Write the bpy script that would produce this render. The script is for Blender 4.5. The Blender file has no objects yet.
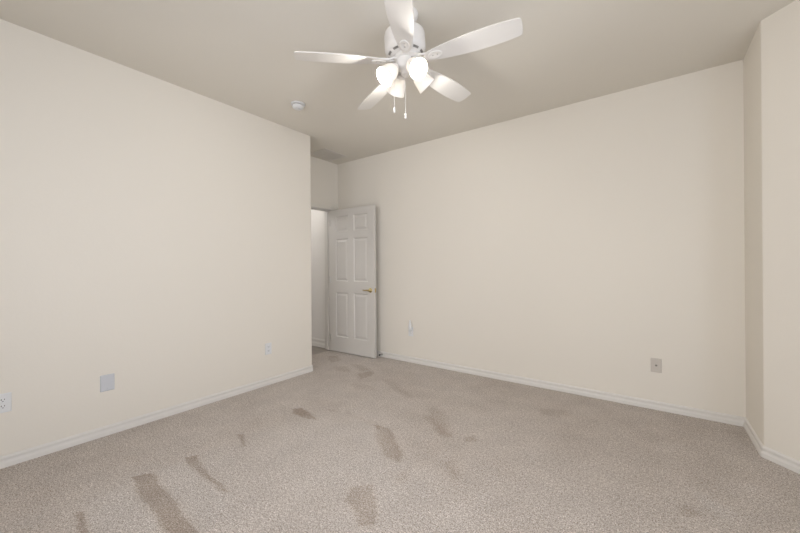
import bpy, bmesh, math
import numpy as np
from mathutils import Matrix, Vector
PI = math.pi
S = bpy.context.scene
COL = S.collection

# ------------------------------------------------------------------ camera
yaw, pit, rol = 0.6324, 0.001, -0.0065
r = Vector((math.cos(yaw), math.sin(yaw), 0))
F = Vector((-math.sin(yaw)*math.cos(pit), math.cos(yaw)*math.cos(pit), math.sin(pit)))
u = r.cross(F)
r2 = r*math.cos(rol) + u*math.sin(rol); u2 = -r*math.sin(rol) + u*math.cos(rol)
cd = bpy.data.cameras.new('camera'); cam = bpy.data.objects.new('camera', cd); COL.objects.link(cam)
m = Matrix((r2, u2, -F)).transposed().to_4x4(); m.translation = Vector((0, 0, 1.21))
cam.matrix_world = m
cd.sensor_width = 36; cd.lens = 36*343.12/800; cd.clip_start = 0.02
S.camera = cam

# ------------------------------------------------------------------ room measures
XL, YB, H, XA, XR, YR = -3.205, 3.591, 2.744, -3.772, 0.563, 3.092
YC = 2.630            # where the left wall ends and the entry recess begins
XE, YE = 1.60, -1.00  # right wall and rear wall (behind the camera)
BAYX, BAYY = XE, YR-(XE-XR)

# ------------------------------------------------------------------ world, daylight, exposure
w = bpy.data.worlds.new('world'); S.world = w; w.use_nodes = True
bg = w.node_tree.nodes['Background']; bg.inputs[0].default_value = (0.96, 0.92, 1.0, 1); bg.inputs[1].default_value = 2.1
def area(name, loc, rot, sx, sy, power, col):
    l = bpy.data.lights.new(name, 'AREA'); l.shape = 'RECTANGLE'; l.size = sx; l.size_y = sy
    l.energy = power; l.color = col
    o = bpy.data.objects.new(name, l); o.location = loc; o.rotation_euler = rot; COL.objects.link(o)
    return o
# daylight coming in through the two windows of the room
WIN_R = (-0.55, 1.35, 0.55, 2.25)    # y0,y1,z0,z1 on the right wall
WIN_B = (-2.55, 0.75, 0.45, 2.25)    # x0,x1,z0,z1 on the rear wall
area('daylight_right', (XE+0.16, (WIN_R[0]+WIN_R[1])/2, 1.4), (0, math.radians(108), 0), 1.7, 1.9, 66, (0.79, 0.875, 1.0))
area('daylight_rear', ((WIN_B[0]+WIN_B[1])/2, YE-0.16, 1.35), (PI/2, 0, 0), 3.3, 1.8, 39, (0.95, 0.99, 1.0))
S.view_settings.view_transform = 'Standard'
S.view_settings.look = 'None'
S.view_settings.gamma = 1
S.view_settings.use_curve_mapping = False
S.view_settings.exposure = -0.05
LAMP_W = 10.5
HALL_W = 19.0

# ------------------------------------------------------------------ materials
def new_mat(name):
    m = bpy.data.materials.new(name); m.use_nodes = True
    return m, m.node_tree, m.node_tree.nodes['Principled BSDF']
def simple(name, col, rough=0.5, metal=0.0, bump=None, spec=0.5):
    m, t, b = new_mat(name)
    b.inputs['Base Color'].default_value = (*col, 1); b.inputs['Roughness'].default_value = rough
    b.inputs['Metallic'].default_value = metal; b.inputs['Specular IOR Level'].default_value = spec
    if bump:
        tc = t.nodes.new('ShaderNodeTexCoord'); n = t.nodes.new('ShaderNodeTexNoise'); n.inputs['Scale'].default_value = bump[0]
        n.inputs['Detail'].default_value = 4
        bp = t.nodes.new('ShaderNodeBump'); bp.inputs['Strength'].default_value = bump[1]; bp.inputs['Distance'].default_value = bump[2]
        t.links.new(tc.outputs['Object'], n.inputs['Vector']); t.links.new(n.outputs['Fac'], bp.inputs['Height'])
        t.links.new(bp.outputs['Normal'], b.inputs['Normal'])
    return m
M = {}
M['wall'] = simple('cream_wall_paint', (0.805, 0.757, 0.675), 0.85, bump=(55, 0.25, 0.0015), spec=0.2)
M['ceiling'] = simple('ceiling_paint', (0.75, 0.71, 0.635), 0.9, bump=(45, 0.3, 0.002), spec=0.15)
M['hall'] = simple('hall_wall_paint', (0.78, 0.75, 0.71), 0.85, bump=(55, 0.25, 0.0015), spec=0.2)
M['trim'] = simple('baseboard_paint', (0.74, 0.71, 0.665), 0.5)
M['door'] = simple('door_paint', (0.66, 0.63, 0.585), 0.4, bump=(120, 0.05, 0.0005))
M['casing'] = simple('casing_paint', (0.78, 0.74, 0.66), 0.5)
M['white'] = simple('white_plastic', (0.76, 0.76, 0.755), 0.35)
M['plate_grey'] = simple('grey_white_plastic', (0.60, 0.61, 0.635), 0.4)
M['plate_beige'] = simple('beige_plastic', (0.60, 0.55, 0.49), 0.45)
M['slot'] = simple('dark_slot', (0.05, 0.045, 0.04), 0.6)
M['fan'] = simple('fan_white_enamel', (0.78, 0.755, 0.72), 0.35)
M['blade'] = simple('fan_blade_white', (0.72, 0.69, 0.65), 0.5)
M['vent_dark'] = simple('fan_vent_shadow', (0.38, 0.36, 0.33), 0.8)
M['brass'] = simple('polished_brass', (0.52, 0.41, 0.19), 0.3, 1.0)
M['steel'] = simple('satin_steel', (0.6, 0.58, 0.55), 0.3, 1.0)
M['jack'] = simple('dark_metal', (0.22, 0.20, 0.17), 0.4, 0.8)
M['rubber'] = simple('dark_rubber', (0.03, 0.025, 0.02), 0.7)
M['grille'] = simple('vent_grille_paint', (0.74, 0.70, 0.64), 0.6)
M['cavity'] = simple('vent_cavity', (0.36, 0.34, 0.31), 0.9)
# glass of the windows
def glass():
    m = bpy.data.materials.new('window_glass'); m.use_nodes = True; t = m.node_tree; t.nodes.clear()
    o = t.nodes.new('ShaderNodeOutputMaterial'); mx = t.nodes.new('ShaderNodeMixShader')
    tr = t.nodes.new('ShaderNodeBsdfTransparent'); gl = t.nodes.new('ShaderNodeBsdfGlossy'); gl.inputs['Roughness'].default_value = 0.02
    fr = t.nodes.new('ShaderNodeFresnel'); fr.inputs[0].default_value = 1.45
    t.links.new(fr.outputs[0], mx.inputs[0]); t.links.new(tr.outputs[0], mx.inputs[1]); t.links.new(gl.outputs[0], mx.inputs[2])
    t.links.new(mx.outputs[0], o.inputs[0]); return m
M['glass'] = glass()
# frosted lamp shade
def frosted():
    m, t, b = new_mat('frosted_lamp_glass')
    b.inputs['Base Color'].default_value = (0.92, 0.90, 0.86, 1); b.inputs['Roughness'].default_value = 0.3
    tr = t.nodes.new('ShaderNodeBsdfTranslucent'); tr.inputs[0].default_value = (0.95, 0.91, 0.85, 1)
    mx = t.nodes.new('ShaderNodeMixShader'); mx.inputs[0].default_value = 0.14
    t.links.new(b.outputs[0], mx.inputs[1]); t.links.new(tr.outputs[0], mx.inputs[2])
    t.links.new(mx.outputs[0], t.nodes['Material Output'].inputs[0]); return m
M['shade'] = frosted()
def emit(name, col, s):
    m, t, b = new_mat(name)
    b.inputs['Base Color'].default_value = (0.9, 0.9, 0.9, 1)
    b.inputs['Emission Color'].default_value = (*col, 1); b.inputs['Emission Strength'].default_value = s
    return m
M['bulb'] = emit('lit_bulb', (1.0, 0.93, 0.82), 12)
M['hall_fill'] = emit('fill_light_diffuser', (1.0, 0.95, 0.9), 4)  # glow of the added, unseen hall lamp
# carpet
def carpet():
    m, t, b = new_mat('cut_pile_carpet'); N = t.nodes.new; Lk = t.links.new
    tc = N('ShaderNodeTexCoord')
    def noise(s, d=3):
        n = N('ShaderNodeTexNoise'); n.inputs['Scale'].default_value = s; n.inputs['Detail'].default_value = d; Lk(tc.outputs['Object'], n.inputs['Vector']); return n
    def ramp(src, stops):
        rp = N('ShaderNodeValToRGB'); e = rp.color_ramp.elements
        e[0].position, e[0].color = stops[0][0], (*stops[0][1], 1)
        e[1].position, e[1].color = stops[-1][0], (*stops[-1][1], 1)
        for p_, c in stops[1:-1]:
            x = e.new(p_); x.color = (*c, 1)
        Lk(src, rp.inputs[0]); return rp
    n1 = noise(165, 3)      # tufts
    n3 = noise(5.5, 4)       # traffic blotches
    n2 = noise(58, 5); n1.inputs['Roughness'].default_value = 0.75; n2.inputs['Roughness'].default_value = 0.7
    clump = ramp(n2.outputs['Fac'], [(0.36, (0.80, 0.78, 0.76)), (0.64, (1.17, 1.18, 1.20))])
    tuft = ramp(n1.outputs['Fac'], [(0.36, CARPET[0]), (0.47, CARPET[1]), (0.55, CARPET[2]), (0.66, CARPET[3])])
    blot = ramp(n3.outputs['Fac'], [(0.3, (0.93, 0.93, 0.93)), (0.7, (1.05, 1.05, 1.05))])
    at = N('ShaderNodeAttribute'); at.attribute_name = 'nap'
    mp = N('ShaderNodeMapRange'); mp.inputs['From Min'].default_value = -1; mp.inputs['From Max'].default_value = 1
    Lk(at.outputs['Fac'], mp.inputs['Value'])
    nap = ramp(mp.outputs[0], [(0.0, NAP[0]), (0.5, NAP[1]), (1.0, NAP[2])])
    def mul(a, c):
        x = N('ShaderNodeMix'); x.data_type = 'RGBA'; x.blend_type = 'MULTIPLY'; x.inputs[0].default_value = 1
        Lk(a, x.inputs[6]); Lk(c, x.inputs[7]); return x.outputs[2]
    Lk(mul(mul(tuft.outputs[0], clump.outputs[0]), mul(blot.outputs[0], nap.outputs[0])), b.inputs['Base Color'])
    b.inputs['Roughness'].default_value = 1.0; b.inputs['Specular IOR Level'].default_value = 0.05
    b.inputs['Sheen Weight'].default_value = 0.15
    bp = N('ShaderNodeBump'); bp.inputs['Strength'].default_value = 0.4; bp.inputs['Distance'].default_value = 0.006
    Lk(n1.outputs['Fac'], bp.inputs['Height']); Lk(bp.outputs['Normal'], b.inputs['Normal'])
    return m
CARPET = [(0.22, 0.18, 0.147), (0.445, 0.392, 0.343), (0.60, 0.54, 0.487), (0.85, 0.785, 0.73)]
NAP = [(0.60, 0.53, 0.46), (1, 1, 1), (1.07, 1.10, 1.135)]
M['carpet'] = carpet()
def tile_floor():
    m, t, b = new_mat('hall_floor_planks'); N = t.nodes.new; Lk = t.links.new
    tc = N('ShaderNodeTexCoord'); br = N('ShaderNodeTexBrick'); br.inputs['Scale'].default_value = 3.3
    br.inputs['Color1'].default_value = (0.30, 0.26, 0.22, 1); br.inputs['Color2'].default_value = (0.38, 0.335, 0.29, 1)
    br.inputs['Mortar'].default_value = (0.20, 0.17, 0.15, 1); br.inputs['Mortar Size'].default_value = 0.012
    br.inputs['Brick Width'].default_value = 2.0; br.inputs['Row Height'].default_value = 0.5
    Lk(tc.outputs['Object'], br.inputs['Vector']); Lk(br.outputs['Color'], b.inputs['Base Color']); b.inputs['Roughness'].default_value = 0.45
    return m
M['tile'] = tile_floor()

# ------------------------------------------------------------------ mesh helpers
def obj(name, bm, mat, parent=None, smooth=False, bevel=0.0, seg=2):
    bmesh.ops.recalc_face_normals(bm, faces=bm.faces[:])
    me = bpy.data.meshes.new(name); bm.to_mesh(me); bm.free()
    o = bpy.data.objects.new(name, me); COL.objects.link(o)
    if mat: me.materials.append(mat)
    if parent: o.parent = parent
    if smooth:
        for p in me.polygons: p.use_smooth = True
        try: me.set_sharp_from_angle(angle=math.radians(smooth if smooth is not True else 40))
        except Exception: pass
    if bevel:
        md = o.modifiers.new('bevel', 'BEVEL'); md.width = bevel; md.segments = seg; md.limit_method = 'ANGLE'
    return o
def empty(name, loc=(0, 0, 0), rz=0.0, parent=None):
    o = bpy.data.objects.new(name, None); COL.objects.link(o); o.location = loc; o.rotation_euler = (0, 0, rz)
    o.empty_display_size = 0.1
    if parent: o.parent = parent
    return o
def tag(o, label, cat=None, group=None, kind=None):
    o['label'] = label
    if cat: o['category'] = cat
    if group: o['group'] = group
    if kind: o['kind'] = kind
    return o
def box(bm, x0, x1, y0, y1, z0, z1, mtx=None):
    vs = [bm.verts.new((x, y, z)) for z in (z0, z1) for y in (y0, y1) for x in (x0, x1)]
    for f in ((0, 1, 3, 2), (4, 6, 7, 5), (0, 4, 5, 1), (2, 3, 7, 6), (0, 2, 6, 4), (1, 5, 7, 3)):
        bm.faces.new([vs[i] for i in f])
    if mtx: bmesh.ops.transform(bm, matrix=mtx, verts=vs)
    return vs
def prism(bm, pts, z0, z1):
    a = [bm.verts.new((x, y, z0)) for x, y in pts]; b = [bm.verts.new((x, y, z1)) for x, y in pts]
    bm.faces.new(a[::-1]); bm.faces.new(b)
    n = len(pts)
    for i in range(n): bm.faces.new((a[i], a[(i+1) % n], b[(i+1) % n], b[i]))
def lathe(bm, prof, seg=40, mtx=None, cap=True):
    rings = []; allv = []
    for rr, z in prof:
        ring = [bm.verts.new((rr*math.cos(2*PI*k/seg), rr*math.sin(2*PI*k/seg), z)) for k in range(seg)]
        rings.append(ring); allv += ring
    for a, b in zip(rings, rings[1:]):
        for k in range(seg): bm.faces.new((a[k], a[(k+1) % seg], b[(k+1) % seg], b[k]))
    if cap:
        bm.faces.new(rings[0][::-1]); bm.faces.new(rings[-1])
    if mtx: bmesh.ops.transform(bm, matrix=mtx, verts=allv)
    return allv
def tube(bm, pts, rad, seg=10, cap=True):
    pts = [Vector(p) for p in pts]; rings = []
    if not isinstance(rad, (list, tuple)): rad = [rad]*len(pts)
    prev = None
    for i, p in enumerate(pts):
        d = (pts[min(i+1, len(pts)-1)] - pts[max(i-1, 0)]).normalized()
        if prev is None:
            a = d.orthogonal().normalized()
        else:
            a = (prev - d*prev.dot(d)).normalized()
        prev = a; b = d.cross(a)
        rings.append([bm.verts.new(p + (a*math.cos(2*PI*k/seg) + b*math.sin(2*PI*k/seg))*rad[i]) for k in range(seg)])
    for A, B in zip(rings, rings[1:]):
        for k in range(seg): bm.faces.new((A[k], A[(k+1) % seg], B[(k+1) % seg], B[k]))
    if cap: bm.faces.new(rings[0][::-1]); bm.faces.new(rings[-1])
def arc(cx, cy, rad, a0, a1, n=6):
    return [(cx+rad*math.cos(a0+(a1-a0)*k/n), cy+rad*math.sin(a0+(a1-a0)*k/n)) for k in range(n+1)]
def round_corner(p0, p1, p2, rad, n=6):
    p0, p1, p2 = Vector(p0), Vector(p1), Vector(p2)
    d0 = (p0-p1).normalized(); d2 = (p2-p1).normalized(); half = d0.angle(d2)/2
    t = rad/math.tan(half); c = p1 + (d0+d2).normalized()*(rad/math.sin(half))
    s, e = p1+d0*t - c, p1+d2*t - c
    out = []
    tot = s.angle_signed(e)   # clockwise positive in mathutils 2D
    for k in range(n+1):
        a = -tot*k/n
        out.append((c.x + s.x*math.cos(a) - s.y*math.sin(a), c.y + s.x*math.sin(a) + s.y*math.cos(a)))
    return out

# ------------------------------------------------------------------ the setting
BR = 0.02
bm = bmesh.new()
prism(bm, [(XL, YE-0.12)] + round_corner((XL, 0), (XL, YC), (XA, YC), BR) + [(XA, YC), (XA, YC-0.12), (XL-0.12, YC-0.12), (XL-0.12, YE-0.12)], 0, H)
tag(obj('wall_left', bm, M['wall'], smooth=30), 'smooth cream wall along the left side with outlets low down', kind='structure')
bm = bmesh.new(); box(bm, XA-0.12, XR+0.0, YB, YB+0.12, 0, H)
tag(obj('wall_back', bm, M['wall']), 'long cream far wall behind the open door', kind='structure')
bm = bmesh.new()
DY0, DY1, DZ = 2.685, 3.452, 2.055
box(bm, XA-0.12, XA, YC, DY0, 0, H); box(bm, XA-0.12, XA, DY1, YB, 0, H); box(bm, XA-0.12, XA, DY0, DY1, DZ, H)
box(bm, XA-0.12, XA, YC-0.12, YC, 0, H)
tag(obj('wall_entry', bm, M['wall']), 'cream wall of the recess around the doorway', kind='structure')
bm = bmesh.new()
s2 = 0.12
prism(bm, [(XR, YB+0.12)] + round_corner((XR, YB), (XR, YR), (BAYX, BAYY), BR)[::1] + [(BAYX, BAYY), (BAYX+0.12, BAYY), (BAYX+0.12, BAYY+0.05), (XR+0.14, YR+0.04), (XR+0.14, YB+0.12)], 0, H)
tag(obj('wall_bay', bm, M['wall'], smooth=30), 'cream wall jogging out at the right with an angled face', kind='structure')
def wall_hole(name, lo, hi, fixed, axis, hole, label):
    bm = bmesh.new(); a0, a1, z0, z1 = hole
    for A, B, z, Z in ((lo, a0, 0, H), (a1, hi, 0, H), (a0, a1, 0, z0), (a0, a1, z1, H)):
        if axis == 'x': box(bm, fixed[0], fixed[1], A, B, z, Z)
        else: box(bm, A, B, fixed[0], fixed[1], z, Z)
    tag(obj(name, bm, M['wall']), label, kind='structure')
wall_hole('wall_right', YE-0.12, BAYY, (XE, XE+0.12), 'x', WIN_R, 'cream wall with a window on the right side')
wall_hole('wall_rear', XL, XE, (YE-0.12, YE), 'y', WIN_B, 'cream wall with a wide window behind the viewer')
bm = bmesh.new(); box(bm, -5.4, XE+0.12, YE-0.12, YB+0.12, H, H+0.1)
tag(obj('ceiling', bm, M['ceiling']), 'flat beige ceiling', kind='structure')

def window(name, x0, x1, z0, z1, mtx, label):
    root = empty(name); root.matrix_world = mtx; tag(root, label, kind='structure')
    bm = bmesh.new(); fw = 0.05
    for a in ((x0, x1, z0, z0+fw), (x0, x1, z1-fw, z1), (x0, x0+fw, z0+fw, z1-fw), (x1-fw, x1, z0+fw, z1-fw), ((x0+x1)/2-0.02, (x0+x1)/2+0.02, z0+fw, z1-fw)):
        box(bm, a[0], a[1], 0.05, 0.10, a[2], a[3])
    obj('window_frame', bm, M['white'], root, bevel=0.004)
    for a, b in ((x0+fw, (x0+x1)/2-0.02), ((x0+x1)/2+0.02, x1-fw)):
        bm = bmesh.new(); box(bm, a, b, 0.072, 0.078, z0+fw, z1-fw); obj('window_pane', bm, M['glass'], root)
    bm = bmesh.new(); box(bm, x0, x1, -0.03, 0.05, z0-0.02, z0); obj('window_sill', bm, M['trim'], root, bevel=0.004)
window('window_1', WIN_R[0], WIN_R[1], WIN_R[2], WIN_R[3], Matrix(((0, 1, 0, XE), (1, 0, 0, 0), (0, 0, 1, 0), (0, 0, 0, 1))), 'white framed window in the right wall')
window('window_2', WIN_B[0], WIN_B[1], WIN_B[2], WIN_B[3], Matrix(((1, 0, 0, 0), (0, -1, 0, YE), (0, 0, 1, 0), (0, 0, 0, 1))), 'wide white framed window behind the viewer')

# carpet, with the marks that vacuum and feet left in its pile (outlines in metres on the floor)
MARKS = [
    (-1, 0.01, [(-2.424, 0.689), (-2.388, 0.756), (-2.149, 0.749), (-1.891, 0.723), (-1.68, 0.714), (-1.535, 0.702), (-1.623, 0.639), (-1.792, 0.633), (-2.033, 0.643), (-2.247, 0.653)]),
    (-0.9, 0.01, [(-2.405, 0.959), (-2.378, 1.014), (-2.205, 0.968), (-1.993, 0.941), (-1.851, 0.947), (-1.904, 0.925), (-2.1, 0.921), (-2.284, 0.93)]),
    (-0.7, 0.02, [(-2.436, 1.315), (-2.395, 1.326), (-2.228, 1.258), (-2.25, 1.242)]),
    (-0.7, 0.02, [(-2.473, 1.828), (-2.431, 1.883), (-2.136, 1.809), (-2.246, 1.764), (-2.389, 1.765)]),
    (-0.75, 0.02, [(-1.342, 1.354), (-1.25, 1.436), (-1.137, 1.331), (-1.057, 1.23), (-1.12, 1.177), (-1.215, 1.253), (-1.292, 1.266)]),
    (-0.7, 0.02, [(-1.697, 1.995), (-1.589, 2.011), (-1.326, 1.81), (-1.277, 1.71), (-1.362, 1.702), (-1.549, 1.832)]),
    (-0.5, 0.03, [(-2.062, 2.047), (-1.881, 2.059), (-1.674, 2.026), (-1.651, 1.953), (-1.816, 1.988), (-2.004, 1.989)]),
    (-0.35, 0.04, [(-2.233, 1.991), (-2.167, 2.038), (-1.92, 1.947), (-1.888, 1.874), (-2.061, 1.897)]),
    (-0.45, 0.04, [(-1.25, 1.598), (-1.17, 1.641), (-1.114, 1.606), (-1.162, 1.555)]),
    (-0.35, 0.03, [(-1.791, 1.713), (-1.732, 1.755), (-1.673, 1.706), (-1.728, 1.667)]),
    (-0.5, 0.03, [(-2.661, 2.824), (-2.65, 3.039), (-2.539, 2.943), (-2.519, 2.733)]),
    (-0.5, 0.03, [(-3.543, 3.165), (-3.475, 3.261), (-3.248, 3.141), (-3.278, 2.991)]),
    (-0.4, 0.03, [(-3.133, 2.889), (-2.999, 2.982), (-2.811, 2.856), (-2.951, 2.792)]),
    (-0.45, 0.04, [(-3.055, 3.104), (-2.91, 3.124), (-2.688, 3.049), (-2.722, 2.953)]),
    (-0.8, 0.01, [(-2.307, 0.424), (-2.287, 0.439), (-2.043, 0.403), (-2.059, 0.391)]),
    (-0.4, 0.04, [(-1.035, 1.837), (-0.998, 1.897), (-0.898, 1.811), (-0.905, 1.749)]),
    (-0.5, 0.02, [(-1.076, 2.222), (-1.016, 2.273), (-0.976, 2.233), (-1.038, 2.173)]),
    (-0.35, 0.04, [(-1.514, 2.363), (-1.464, 2.399), (-1.157, 2.164), (-1.2, 2.134)]),
    (-0.3, 0.04, [(-0.79, 3.047), (-0.588, 3.115), (-0.536, 3.035), (-0.742, 2.935)]),
    (-0.4, 0.04, [(-1.209, 1.637), (-1.173, 1.663), (-1.088, 1.59), (-1.145, 1.549)]),
    (-0.45, 0.03, [(0.108, 2.204), (0.148, 2.232), (0.182, 2.185), (0.124, 2.143)]),
    (0.7, 0.04, [(0.17, 2.398), (0.22, 2.4), (0.312, 2.308), (0.259, 2.24), (0.193, 2.309)]),
    (0.5, 0.04, [(0.376, 2.624), (0.432, 2.664), (0.489, 2.612), (0.414, 2.558)]),
    (0.4, 0.05, [(-0.768, 1.715), (-0.693, 1.769), (-0.664, 1.694), (-0.718, 1.632)]),
    (0.4, 0.05, [(0.039, 2.877), (0.147, 2.954), (0.104, 2.846), (0.038, 2.814)]),
    (-0.3, 0.05, [(-2.335, 2.863), (-2.252, 2.89), (-1.795, 2.648), (-1.826, 2.569)]),
    (-0.3, 0.05, [(-1.565, 2.543), (-1.4, 2.516), (-1.162, 2.174), (-1.247, 2.183)]),
    (-0.3, 0.05, [(-2.518, 2.586), (-2.296, 2.631), (-2.151, 2.577), (-2.362, 2.478)]),
    (0.42, 0.12, [(-1.982, 0.38), (-2.353, 0.458), (-2.413, 0.534), (-2.414, 0.679), (-2.399, 0.785), (-2.381, 0.941), (-2.388, 1.096), (-2.326, 1.421), (-2.271, 1.735), (-2.136, 2.042), (-1.797, 2.162), (-1.278, 1.73), (-0.907, 1.693), (-0.528, 1.428)]),
    (0.3, 0.02, [(-2.349, 0.461), (-2.398, 0.667), (-2.229, 0.641), (-2.013, 0.636), (-1.801, 0.627), (-2.097, 0.414)]),
    (0.3, 0.02, [(-2.377, 0.782), (-2.376, 0.945), (-2.216, 0.916), (-1.926, 0.909), (-1.797, 0.951), (-1.698, 0.8), (-1.832, 0.745), (-2.058, 0.764)]),
]
x0, x1, y0, y1, st = XA-0.005, XE, YE, YB, 0.014
nx, ny = int((x1-x0)/st), int((y1-y0)/st)
gx = np.linspace(x0, x1, nx+1); gy = np.linspace(y0, y1, ny+1)
X, Y = np.meshgrid(gx, gy)
rng = np.random.RandomState(4)
def vnoise(scale):
    g = rng.rand(140, 140); fx = (X-x0)/scale; fy = (Y-y0)/scale
    ix, iy = fx.astype(int) % 139, fy.astype(int) % 139; tx, ty = fx % 1, fy % 1
    tx = tx*tx*(3-2*tx); ty = ty*ty*(3-2*ty)
    return ((g[iy, ix]*(1-tx)+g[iy, ix+1]*tx)*(1-ty) + (g[iy+1, ix]*(1-tx)+g[iy+1, ix+1]*tx)*ty)*2-1
wob = vnoise(0.09)*0.6 + vnoise(0.045)*0.5
WX, WY = X + vnoise(0.12)*0.012, Y + vnoise(0.12)*0.012
nap = np.zeros_like(X)
for amp, soft, poly in MARKS:
    P = np.array(poly); d2 = np.full(X.shape, 1e9); ins = np.zeros(X.shape, bool)
    for i in range(len(P)):
        a, b = P[i], P[(i+1) % len(P)]; e = b-a
        t = np.clip(((WX-a[0])*e[0]+(WY-a[1])*e[1])/max(1e-9, e@e), 0, 1)
        d2 = np.minimum(d2, (WX-a[0]-t*e[0])**2 + (WY-a[1]-t*e[1])**2)
        c = ((a[1] > WY) != (b[1] > WY)) & (WX < e[0]*(WY-a[1])/(e[1] if abs(e[1]) > 1e-9 else 1e-9)+a[0])
        ins ^= c
    if amp < -0.6: soft *= 0.5; amp = max(-1.0, amp*1.15)
    elif amp < 0: soft *= 0.7; amp *= 0.95
    sd = np.sqrt(d2); sd = np.where(ins, sd, -sd) + wob*min(soft, 0.02)*0.9 + (0.007 if amp < 0 else 0)
    k = np.clip(sd/(soft*2+0.008)+0.5, 0, 1); k = k*k*(3-2*k)
    nap += amp*k
nap += vnoise(0.22)*0.12 + vnoise(0.5)*0.10 + vnoise(0.09)*0.06
nap = np.clip(nap, -1, 1)
me = bpy.data.meshes.new('floor')
V = np.stack([X, Y, np.zeros_like(X)], -1).reshape(-1, 3)
idx = np.arange((nx+1)*(ny+1)).reshape(ny+1, nx+1)
q = np.stack([idx[:-1, :-1], idx[:-1, 1:], idx[1:, 1:], idx[1:, :-1]], -1).reshape(-1, 4)
cx = (V[q[:, 0], 0]+V[q[:, 2], 0])/2; cy = (V[q[:, 0], 1]+V[q[:, 2], 1])/2
keep = ~(((cx < XL-0.05) & (cy < YC-0.05)) | ((cx > XR+0.06) & (cx+cy > XR+YR+0.08)))
q = q[keep]
me.from_pydata(V.tolist(), [], q.tolist()); me.update()
at = me.attributes.new('nap', 'FLOAT', 'POINT'); at.data.foreach_set('value', nap.reshape(-1).astype(np.float32))
me.materials.append(M['carpet'])
fl = bpy.data.objects.new('floor', me); COL.objects.link(fl)
tag(fl, 'beige cut pile carpet with darker brushed marks', kind='structure')

# hall beyond the doorway
bm = bmesh.new(); box(bm, -5.4, XA-0.005, 1.6, 3.62, -0.06, -0.006)
tag(obj('floor_hall', bm, M['tile']), 'grey brown hall floor beyond the doorway', kind='structure')
HY = 3.487
bm = bmesh.new(); box(bm, -5.4, XA-0.12, HY, HY+0.1, -0.01, H); box(bm, -5.5, -5.4, 1.5, HY+0.1, -0.01, H); box(bm, -5.4, XA-0.12, 1.5, 1.6, -0.01, H)
box(bm, XL-0.62-0.07, XL-0.62-0.0, 1.6, YC-0.12, -0.01, H)
tag(obj('wall_hall', bm, M['hall']), 'pale hall wall seen through the doorway', kind='structure')

# baseboards: profile (out, height) swept along wall lines
BH = 0.07
PROF = [(0.0, 0.0), (0.016, 0.0), (0.016, 0.024), (0.0145, 0.029), (0.0095, 0.034), (0.0085, 0.046), (0.0115, 0.053), (0.0105, 0.060), (0.006, 0.067), (0.0, BH)]
def sweep(name, path, prof, label, mat=M['trim'], scale=1.0):
    path = [Vector(p) for p in path]; bm = bmesh.new(); rings = []
    for i, p in enumerate(path):
        d0 = (path[i]-path[i-1]).normalized() if i else None
        d1 = (path[i+1]-path[i]).normalized() if i < len(path)-1 else None
        if d0 is None: d0 = d1
        if d1 is None: d1 = d0
        n0 = Vector((d0.y, -d0.x)); n1 = Vector((d1.y, -d1.x)); n = (n0+n1).normalized(); k = 1/max(0.3, n.dot(n0))
        rings.append([bm.verts.new((p.x+n.x*o*k, p.y+n.y*o*k, z*scale)) for o, z in prof])
    for A, B in zip(rings, rings[1:]):
        for k in range(len(prof)): bm.faces.new((A[k], A[(k+1) % len(prof)], B[(k+1) % len(prof)], B[k]))
    bm.faces.new(rings[0]); bm.faces.new(rings[-1][::-1])
    return tag(obj(name, bm, mat, smooth=50), label, kind='structure')
sweep('baseboard_left', [(XL, YE)] + round_corner((XL, 0), (XL, YC), (XA, YC), BR) + [(XA, YC)], PROF, 'white baseboard along the left wall')
sweep('baseboard_back', [(XA, YB), (XR, YB)], PROF, 'white baseboard along the far wall')
sweep('baseboard_bay', [(XR, YB)] + round_corner((XR, YB), (XR, YR), (BAYX, BAYY), BR) + [(BAYX, BAYY)], PROF, 'white baseboard turning around the jog at the right')
sweep('baseboard_right', [(XE, BAYY), (XE, YE)], PROF, 'white baseboard under the right window')
sweep('baseboard_rear', [(XE, YE), (XL, YE)], PROF, 'white baseboard under the rear window')
sweep('baseboard_hall', [(-5.4, HY), (XA-0.12, HY)], PROF, 'white baseboard in the hall', scale=1.75)

# door lining and casing
bm = bmesh.new()
box(bm, XA-0.125, XA+0.002, DY1-0.018, DY1+0.002, 0, DZ-0.002); box(bm, XA-0.125, XA+0.002, DY0-0.002, DY0+0.018, 0, DZ-0.002)
box(bm, XA-0.125, XA+0.002, DY0-0.002, DY1+0.002, DZ-0.018, DZ+0.001)
box(bm, XA-0.075, XA-0.045, DY1-0.03, DY1-0.018, 0, DZ-0.018); box(bm, XA-0.075, XA-0.045, DY0+0.018, DY0+0.03, 0, DZ-0.018)
box(bm, XA-0.075, XA-0.045, DY0+0.03, DY1-0.03, DZ-0.03, DZ-0.018)
tag(obj('trim_1', bm, M['door'], bevel=0.002), 'white lining of the doorway with its stop', kind='structure')
bm = bmesh.new()
cw = 0.045
box(bm, XA, XA+0.014, DY1-0.006, DY1+cw, 0, DZ+cw); box(bm, XA, XA+0.014, DY0-cw, DY0+0.006, 0, DZ+cw)
box(bm, XA, XA+0.014, DY0+0.006, DY1-0.006, DZ-0.006, DZ+cw)
tag(obj('trim_2', bm, M['casing'], bevel=0.006, seg=3), 'white casing around the doorway', kind='structure')

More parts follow.
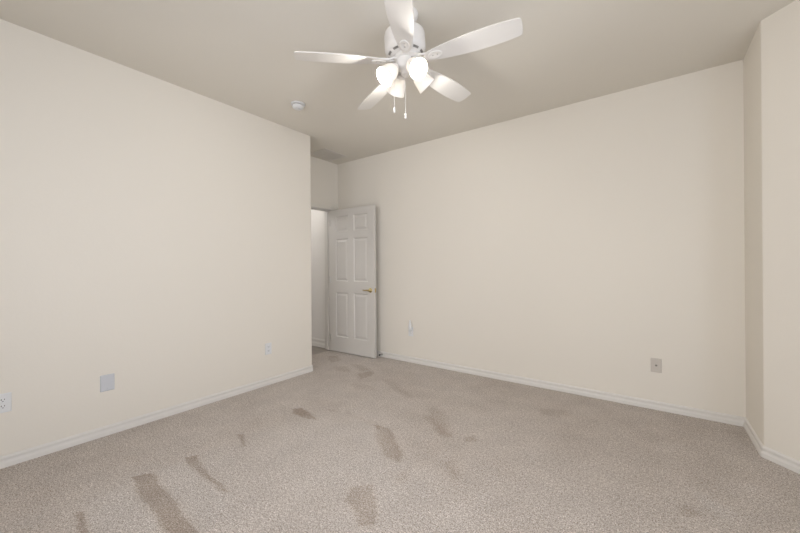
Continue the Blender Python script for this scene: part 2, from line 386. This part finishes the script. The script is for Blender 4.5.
# ------------------------------------------------------------------ six panel door standing open
DW, DH, DT = 0.813, 2.018, 0.035
hx, hy = XA+0.024, DY1-0.006
dang = math.radians(1.6)
door = empty('door_1', (hx, hy, 0.012), dang)
tag(door, 'white six panel door standing open against the far wall', kind='structure')
def door_leaf():
    bm = bmesh.new()
    # local: x 0..DW, front face at y=-DT (towards the room), back face y=0
    xs = [0, 0.106, 0.344, 0.450, 0.700, DW]; zs = [0, 0.21, 0.84, 1.00, 1.60, 1.70, 1.92, DH]
    for side in (0, 1):
        yf = -DT if side == 0 else 0.0; s = 1 if side == 0 else -1
        g = [[bm.verts.new((x, yf, z)) for x in xs] for z in zs]
        for j in range(len(zs)-1):
            for i in range(len(xs)-1):
                quad = [g[j][i], g[j][i+1], g[j+1][i+1], g[j+1][i]]
                if i in (1, 3) and j in (1, 3, 5):
                    prev = quad
                    for ins, dep in ((0.004, 0.003), (0.010, 0.010), (0.016, 0.0105), (0.022, 0.010), (0.045, 0.003), (0.048, 0.003)):
                        a0, a1, b0, b1 = xs[i]+ins, xs[i+1]-ins, zs[j]+ins, zs[j+1]-ins
                        ring = [bm.verts.new((x, yf+s*dep, z)) for x, z in ((a0, b0), (a1, b0), (a1, b1), (a0, b1))]
                        for k in range(4): bm.faces.new((prev[k], prev[(k+1) % 4], ring[(k+1) % 4], ring[k]))
                        prev = ring
                    bm.faces.new(prev)
                else: bm.faces.new(quad)
        if side == 0: g0 = g
        else: g1 = g
    for j in range(len(zs)-1):
        for i in (0, -1): bm.faces.new((g0[j][i], g0[j+1][i], g1[j+1][i], g1[j][i]))
    for i in range(len(xs)-1):
        for j in (0, -1): bm.faces.new((g0[j][i], g0[j][i+1], g1[j][i+1], g1[j][i]))
    return bm
obj('door_leaf', door_leaf(), M['door'], door)
kz, kx = 0.889, DW-0.068
for side in (-1, 1):
    ys = -DT if side < 0 else 0.0
    T = Matrix.Translation((kx, ys, kz)) @ Matrix.Rotation(PI/2 if side < 0 else -PI/2, 4, 'X')
    bm = bmesh.new()
    lathe(bm, [(0.031, 0), (0.031, 0.004), (0.027, 0.009), (0.014, 0.013), (0.011, 0.016), (0.011, 0.03)], 32, T)
    hd = obj('door_handle', bm, M['brass'], door, smooth=35); hd['label'] = 'brass lever handle'
    bm = bmesh.new(); y = ys+side*0.032
    tube(bm, [(kx+0.012, y, kz), (kx, y+side*0.004, kz), (kx-0.03, y+side*0.006, kz+0.002), (kx-0.07, y+side*0.004, kz-0.001), (kx-0.105, y-side*0.0, kz+0.002), (kx-0.112, y-side*0.004, kz+0.003)],
         [0.008, 0.0125, 0.010, 0.008, 0.007, 0.004], 12)
    obj('lever', bm, M['brass'], hd, smooth=50)
bm = bmesh.new(); box(bm, DW-0.0005, DW+0.0015, -DT+0.005, -0.005, kz-0.028, kz+0.028); lp = obj('latch_plate', bm, M['brass'], door)
bm = bmesh.new(); box(bm, DW+0.0015, DW+0.010, -DT+0.012, -0.012, kz-0.010, kz+0.010); obj('latch_bolt', bm, M['brass'], lp, bevel=0.003)
for z in (0.19, 1.02, 1.84):
    bm = bmesh.new(); lathe(bm, [(0.006, z-0.045), (0.006, z+0.045)], 12, Matrix.Translation((-0.003, -DT-0.004, 0)))
    h_ = obj('door_hinge', bm, M['steel'], door, smooth=40)
    bm = bmesh.new(); box(bm, 0.0, 0.03, -DT-0.0012, -DT, z-0.044, z+0.044)
    obj('hinge_leaf', bm, M['door'], h_)

# spring door stop on the far baseboard
ds = empty('door_stop', (-2.925, YB-0.0145, 0.038)); tag(ds, 'small dark door stop sticking out of the baseboard beside the open door', 'door stop')
bm = bmesh.new(); lathe(bm, [(0.012, 0), (0.012, 0.004), (0.008, 0.007)], 16, Matrix.Rotation(PI/2, 4, 'X')); obj('base_plate', bm, M['steel'], ds, smooth=40)
bm = bmesh.new(); tube(bm, [(0.006*math.cos(k*0.9), -0.005-0.045*k/60, 0.006*math.sin(k*0.9)) for k in range(61)], 0.0014, 6); obj('spring', bm, M['steel'], ds, smooth=60)
bm = bmesh.new(); lathe(bm, [(0.008, 0.048), (0.0095, 0.052), (0.0095, 0.064), (0.007, 0.068)], 16, Matrix.Rotation(PI/2, 4, 'X')); t_ = obj('rubber_tip', bm, M['rubber'], ds, smooth=40); t_['label'] = 'dark rubber tip'

# ------------------------------------------------------------------ wall plates  (local: x along the wall, -y into the room)
def plate_bm(wd, ht, t=0.005):
    bm = bmesh.new(); ring = []
    for dx, y in ((0, 0), (0, -t*0.4), (0.0022, -t*0.8), (0.006, -t)):
        a, b = wd/2-dx, ht/2-dx
        ring.append([bm.verts.new((x, y, z)) for x, z in ((-a, -b), (a, -b), (a, b), (-a, b))])
    for A, B in zip(ring, ring[1:]):
        for k in range(4): bm.faces.new((A[k], A[(k+1) % 4], B[(k+1) % 4], B[k]))
    bm.faces.new(ring[0][::-1]); bm.faces.new(ring[-1]); return bm
def screw(z, parent, mat, y=-0.005):
    bm = bmesh.new(); lathe(bm, [(0.0035, 0), (0.003, 0.0012)], 14, Matrix.Translation((0, y, z)) @ Matrix.Rotation(PI/2, 4, 'X')); o = obj('screw', bm, mat, parent)
    return o
def receptacle(zc, parent):
    bm = bmesh.new(); pts = []
    for k in range(32):
        a = 2*PI*k/32; pts.append((0.017*math.cos(a), max(-0.0135, min(0.0135, 0.017*math.sin(a)))))
    A = [bm.verts.new((x, -0.004, z+zc)) for x, z in pts]; B = [bm.verts.new((x*0.96, -0.0075, z*0.96+zc)) for x, z in pts]
    n = 32
    for k in range(n): bm.faces.new((A[k], A[(k+1) % n], B[(k+1) % n], B[k]))
    bm.faces.new(B); bm.faces.new(A[::-1])
    rc = obj('receptacle', bm, M['white'], parent)
    for sx, hh in ((-0.0065, 0.0045), (0.0065, 0.0038)):
        bm = bmesh.new(); box(bm, sx-0.0014, sx+0.0014, -0.0079, -0.0070, zc+0.0035-hh, zc+0.0035+hh); obj('slot', bm, M['slot'], rc)
    bm = bmesh.new(); lathe(bm, [(0.0026, 0.0070), (0.0026, 0.0079)], 14, Matrix.Translation((0, 0, zc-0.0075)) @ Matrix.Rotation(PI/2, 4, 'X')); obj('ground_hole', bm, M['slot'], rc)
def duplex(loc, rz, label, hide_top=False):
    root = empty('electrical_outlet', loc, rz); tag(root, label, 'outlet')
    obj('cover_plate', plate_bm(0.072, 0.117), M['white'], root)
    receptacle(0.0195, root); receptacle(-0.0195, root); screw(0, root, M['white'])
    return root
duplex((XL+0.0006, 0.254, 0.392), PI/2, 'white duplex outlet low on the left wall, cut by the left edge of the photo')
duplex((XL+0.0006, 2.057, 0.372), PI/2, 'white duplex outlet low on the left wall near its far corner')
root = empty('blank_plate', (XL+0.0006, 0.754, 0.380), PI/2); tag(root, 'blank grey white cover plate low on the left wall, between the two outlets', 'wall plate')
obj('cover_plate', plate_bm(0.082, 0.118, 0.007), M['plate_grey'], root); screw(0.04, root, M['plate_grey'], -0.007); screw(-0.04, root, M['plate_grey'], -0.007)
root = empty('coax_plate', (0.027, YB-0.0006, 0.370)); tag(root, 'beige cover plate with a central cable jack, low on the far wall at right', 'wall plate')
obj('cover_plate', plate_bm(0.074, 0.117, 0.005), M['plate_beige'], root)
bm = bmesh.new(); lathe(bm, [(0.0085, 0.005), (0.0085, 0.008), (0.0055, 0.0085), (0.0055, 0.016), (0.0035, 0.0165)], 6, Matrix.Rotation(PI/2, 4, 'X')); j_ = obj('cable_jack', bm, M['jack'], root); j_['label'] = 'dark metal cable jack'
for z in (0.042, -0.042): screw(z, root, M['steel'])
duplex((-2.466, YB-0.0006, 0.388), 0, 'white outlet on the far wall beside the door, a plug-in device on it')
# plug-in device above it
root = empty('plug_in_air_freshener', (-2.458, YB-0.0090, 0.402)); tag(root, 'slim white plug-in device in the outlet beside the door', 'air freshener')
bm = bmesh.new()
lathe(bm, [(0.014, 0.0), (0.019, 0.006), (0.020, 0.05), (0.017, 0.085), (0.013, 0.105), (0.010, 0.118)], 24, Matrix.Translation((0, -0.022, 0)))
obj('body', bm, M['white'], root, smooth=50)
bm = bmesh.new(); lathe(bm, [(0.010, 0.119), (0.011, 0.123), (0.010, 0.130), (0.005, 0.134)], 20, Matrix.Translation((0, -0.022, 0))); obj('cap', bm, M['white'], root, smooth=50)
bm = bmesh.new(); box(bm, -0.012, 0.012, -0.012, 0.0, 0.0, 0.03); obj('plug', bm, M['white'], root)

# ------------------------------------------------------------------ smoke detector
root = empty('smoke_detector', (-2.665, 2.035, H-0.0005)); tag(root, 'round white smoke detector on the ceiling, left of the fan', 'smoke detector')
bm = bmesh.new(); lathe(bm, [(0.064, 0), (0.064, -0.009), (0.060, -0.012)], 40); obj('base_plate', bm, M['white'], root, smooth=30)
bm = bmesh.new(); lathe(bm, [(0.043, -0.012), (0.043, -0.0192)], 40); obj('vent_ring', bm, M['cavity'], root, smooth=30)
bm = bmesh.new(); lathe(bm, [(0.050, -0.019), (0.052, -0.024), (0.050, -0.036), (0.042, -0.043), (0.026, -0.046), (0.002, -0.047)], 40); bd = obj('body', bm, M['white'], root, smooth=40)
bm = bmesh.new(); lathe(bm, [(0.011, -0.0455), (0.010, -0.050), (0.008, -0.051)], 20, Matrix.Translation((0.02, 0.0, 0))); obj('test_button', bm, M['plate_grey'], bd, smooth=40)

# ------------------------------------------------------------------ ceiling register
root = empty('ceiling_vent', (-3.540, 3.195, H-0.0005)); tag(root, 'flat louvred air vent on the ceiling of the entry recess', 'vent')
hw, hl = 0.165, 0.200
bm = bmesh.new(); fw = 0.022
box(bm, -hw, hw, -hl, -hl+fw, -0.008, 0); box(bm, -hw, hw, hl-fw, hl, -0.008, 0); box(bm, -hw, -hw+fw, -hl+fw, hl-fw, -0.008, 0); box(bm, hw-fw, hw, -hl+fw, hl-fw, -0.008, 0)
obj('frame', bm, M['grille'], root, bevel=0.004)
bm = bmesh.new(); box(bm, -hw+fw, hw-fw, -hl+fw, hl-fw, -0.0015, 0); obj('backing', bm, M['cavity'], root)
bm = bmesh.new()
nl = 19
for k in range(nl):
    x = -hw+fw+0.008+(2*hw-2*fw-0.016)*k/(nl-1)
    box(bm, -0.0095, 0.0095, -hl+fw, hl-fw, -0.0006, 0.0006, Matrix.Translation((x, 0, -0.007)) @ Matrix.Rotation(math.radians(9), 4, 'Y'))
obj('louvres', bm, M['grille'], root)

# ------------------------------------------------------------------ ceiling fan
FX, FY, ZB = -1.186, 1.708, 2.4455
NRM = Vector((-0.041, -0.032, 1)).normalized()
HUB = Vector((0, 0, ZB-H))
LEAN = Matrix.Translation(HUB) @ Vector((0, 0, 1)).rotation_difference(NRM).to_matrix().to_4x4() @ Matrix.Translation(-HUB)   # the fan hangs a little off plumb
KIT = Matrix.Translation((-0.011, -0.009, 0.009)) @ LEAN
fan = empty('ceiling_fan', (FX, FY, H)); tag(fan, 'white five blade ceiling fan with four lit glass shades', 'ceiling fan')
z = lambda v: v-H
bm = bmesh.new(); lathe(bm, [(0.066, z(H)-0.0005), (0.067, z(2.735)), (0.062, z(2.715)), (0.046, z(2.695)), (0.022, z(2.688))], 40); obj('canopy', bm, M['fan'], fan, smooth=40)
bm = bmesh.new(); lathe(bm, [(0.013, z(2.692)), (0.013, z(2.632)), (0.024, z(2.630))], 24); obj('downrod', bm, M['fan'], fan, smooth=40).matrix_local = LEAN
bm = bmesh.new()
lathe(bm, [(0.022, z(2.632)), (0.030, z(2.630)), (0.085, z(2.626)), (0.112, z(2.622)), (0.120, z(2.617)), (0.123, z(2.608)), (0.1235, z(2.522)), (0.120, z(2.508)), (0.108, z(2.497)), (0.088, z(2.484)), (0.082, z(2.481))], 56)
mh = obj('motor_housing', bm, M['fan'], fan, smooth=40); mh.matrix_local = Matrix.Translation((-0.006, -0.005, 0)) @ LEAN
for k in range(10):
    a = 2*PI*(k+0.5)/10; bm = bmesh.new()
    # one dark slot following the sloped underside
    pts = []
    for s_ in range(5):
        aa = a-0.19+0.38*s_/4
        pts.append([(rr*math.cos(aa), rr*math.sin(aa), z(zz)) for rr, zz in ((0.1055, 2.4945), (0.0945, 2.4875))])
    vs = [[bm.verts.new(p) for p in pr] for pr in pts]
    for A, B in zip(vs, vs[1:]): bm.faces.new((A[0], A[1], B[1], B[0]))
    bmesh.ops.solidify(bm, geom=bm.faces[:], thickness=0.0012)
    obj('vent_slot', bm, M['vent_dark'], mh)
bm = bmesh.new(); lathe(bm, [(0.078, z(2.483)), (0.080, z(2.478)), (0.080, z(2.464)), (0.074, z(2.460)), (0.062, z(2.459))], 48); obj('flywheel', bm, M['fan'], fan, smooth=40).matrix_local = LEAN
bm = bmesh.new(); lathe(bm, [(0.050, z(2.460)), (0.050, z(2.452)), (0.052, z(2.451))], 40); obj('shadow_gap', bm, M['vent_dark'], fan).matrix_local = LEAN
bm = bmesh.new(); lathe(bm, [(0.054, z(2.452)), (0.057, z(2.448)), (0.057, z(2.405)), (0.053, z(2.394)), (0.040, z(2.386)), (0.030, z(2.380)), (0.026, z(2.362)), (0.012, z(2.352)), (0.004, z(2.350))], 40)
obj('switch_housing', bm, M['fan'], fan, smooth=40).matrix_local = KIT

th0 = math.radians(12.0)
PITCH = math.radians(-12)
def blade_bm():
    prof = [(0.104, 0.0), (0.110, 0.010), (0.125, 0.026), (0.145, 0.036), (0.17, 0.041), (0.20, 0.046), (0.25, 0.0535), (0.32, 0.0615), (0.40, 0.067), (0.48, 0.0685), (0.55, 0.066), (0.61, 0.0615), (0.642, 0.0575)]
    out = [(x, y) for x, y in prof]
    # softly clipped tip, slightly bowed
    out += [(0.652, 0.0540), (0.656, 0.049), (0.660, 0.025), (0.6615, 0.0)]
    pts = out + [(x, -y) for x, y in out[::-1] if y > 0]
    bm = bmesh.new(); prism(bm, pts, -0.003, 0.003); return bm
def iron_bm():
    # oval medallion on the underside that clamps the blade, hollowed in the middle
    bm = bmesh.new(); n = 36
    loops = []
    for ra, rb, dz in ((0.045, 0.028, -0.0032), (0.044, 0.027, -0.0065), (0.040, 0.0235, -0.0078), (0.033, 0.0175, -0.0068), (0.029, 0.014, -0.0050)):
        loops.append([bm.verts.new((0.176+ra*math.cos(2*PI*q_/n), rb*math.sin(2*PI*q_/n), dz)) for q_ in range(n)])
    for A, B in zip(loops, loops[1:]):
        for q_ in range(n): bm.faces.new((A[q_], A[(q_+1) % n], B[(q_+1) % n], B[q_]))
    bm.faces.new(loops[0][::-1]); bm.faces.new(loops[-1])
    return bm
for k in range(5):
    a = th0+2*PI*k/5
    T = Matrix.Translation((0, 0, z(ZB))) @ Matrix.Rotation(a, 4, 'Z') @ Matrix.Rotation(PITCH, 4, 'X')
    bm = blade_bm(); bmesh.ops.transform(bm, matrix=T, verts=bm.verts[:])
    obj('fan_blade', bm, M['blade'], fan, bevel=0.0015).matrix_local = LEAN
    bm = iron_bm(); bmesh.ops.transform(bm, matrix=T, verts=bm.verts[:])
    Rz = Matrix.Rotation(a, 4, 'Z')
    for s_ in (-1, 1):   # two arms from the flywheel to the plate
        pr = [Rz @ Vector((0.066, s_*0.010, z(2.466))), Rz @ Vector((0.090, s_*0.016, z(2.463))), T @ Vector((0.112, s_*0.017, 0.009)), T @ Vector((0.150, s_*0.018, 0.007)), T @ Vector((0.200, s_*0.014, 0.006))]
        tube(bm, pr, [0.0065, 0.006, 0.006, 0.006, 0.004], 10)
    ir = obj('blade_iron', bm, M['fan'], fan, smooth=40); ir.matrix_local = LEAN
    for sx, sy in ((0.162, 0.0), (0.190, 0.0)):
        bm = bmesh.new(); lathe(bm, [(0.0045, -0.0049), (0.004, -0.0070), (0.002, -0.0075)], 12, T @ Matrix.Translation((sx, sy, 0))); obj('screw', bm, M['steel'], ir, smooth=40)

SHA = math.radians(36.2+27)
TILT = math.radians(48)     # shade axis away from straight down
def lamp_light(loc):
    l = bpy.data.lights.new('bulb_light', 'POINT'); l.energy = LAMP_W; l.color = (1.0, 0.98, 0.94); l.shadow_soft_size = 0.018
    o = bpy.data.objects.new('bulb_light', l); COL.objects.link(o); o.location = loc; return o
for k in range(4):
    a = SHA+k*PI/2
    Rz = Matrix.Rotation(a, 4, 'Z')
    # local -Z axis is the lamp axis, tilted outward
    T = Rz @ Matrix.Translation((0.060, 0, z(2.400))) @ Matrix.Rotation(-TILT, 4, 'Y')
    bm = bmesh.new()
    tube(bm, [Rz @ Vector((0.030, 0, z(2.395))), Rz @ Vector((0.048, 0, z(2.404))), T @ Vector((0, 0, 0.004)), T @ Vector((0, 0, -0.012))], [0.010, 0.011, 0.012, 0.014], 14)
    lathe(bm, [(0.014, 0.002), (0.024, -0.004), (0.029, -0.010), (0.030, -0.024), (0.0285, -0.026)], 28, T)
    fit = obj('lamp_holder', bm, M['fan'], fan, smooth=40); fit.matrix_local = KIT
    bm = bmesh.new()
    outer = [(0.0265, -0.016), (0.030, -0.024), (0.040, -0.036), (0.047, -0.055), (0.051, -0.080), (0.055, -0.104), (0.0585, -0.118)]
    inner = [(rr-0.003, zz) for rr, zz in outer[::-1]]
    inner[0] = (0.0560, -0.1185)
    seg = 40; rings = []
    for rr, zz in outer+inner: rings.append([bm.verts.new(T @ Vector((rr*math.cos(2*PI*q_/seg), rr*math.sin(2*PI*q_/seg), zz))) for q_ in range(seg)])
    for A, B in zip(rings, rings[1:]+rings[:1]):
        for q_ in range(seg): bm.faces.new((A[q_], A[(q_+1) % seg], B[(q_+1) % seg], B[q_]))
    obj('lamp_shade', bm, M['shade'], fit, smooth=60)
    bm = bmesh.new(); lathe(bm, [(0.012, -0.020), (0.013, -0.034), (0.020, -0.048), (0.0265, -0.064), (0.0275, -0.076), (0.023, -0.089), (0.012, -0.097), (0.002, -0.099)], 28, T)
    obj('bulb', bm, M['bulb'], fit, smooth=60)
    p = T @ Vector((0, 0, -0.100)); o = lamp_light(p); o.parent = fit
for (cx_, cy_, zb, rr) in ((-1.221, 1.620, 2.120, 0.045), (-1.176, 1.670, 2.092, 0.02)):
    bm = bmesh.new(); dx, dy = cx_-FX, cy_-FY; n = 70
    zt = 2.40 if rr > 0.03 else 2.36
    tube(bm, [(dx*0.6, dy*0.6, z(zt)), (dx, dy, z(zt)-0.012), (dx, dy, z(zb)+0.03)], 0.0009, 6)
    for i in range(n):
        zz = z(zt)-0.012 - (zt-0.012-zb-0.03)*i/(n-1); bmesh.ops.create_icosphere(bm, subdivisions=1, radius=0.0017, matrix=Matrix.Translation((dx, dy, zz)))
    pc = obj('pull_chain', bm, M['fan'], fan)
    bm = bmesh.new(); lathe(bm, [(0.0025, z(zb)+0.034), (0.0045, z(zb)+0.030), (0.006, z(zb)+0.010), (0.0055, z(zb)+0.002), (0.003, z(zb))], 16, Matrix.Translation((dx, dy, 0))); obj('pull_knob', bm, M['fan'], pc, smooth=50)

# unseen lamp added to brighten the hall beyond the doorway
root = empty('hall_fill_light', (-4.6, 2.6, H-0.0005)); tag(root, 'unseen round light added on the hall ceiling to brighten the hall', 'fill light')
bm = bmesh.new(); lathe(bm, [(0.15, 0), (0.15, -0.015), (0.145, -0.02)], 32); obj('base', bm, M['white'], root, smooth=40)
bm = bmesh.new(); lathe(bm, [(0.14, -0.02), (0.135, -0.05), (0.10, -0.075), (0.04, -0.085), (0.002, -0.086)], 32); obj('diffuser', bm, M['hall_fill'], root, smooth=60)
l = bpy.data.lights.new('hall_fill_point', 'POINT'); l.energy = HALL_W; l.color = (0.96, 0.97, 1.0); l.shadow_soft_size = 0.12
o = bpy.data.objects.new('hall_fill_point', l); COL.objects.link(o); o.location = (0, 0, -0.22); o.parent = root
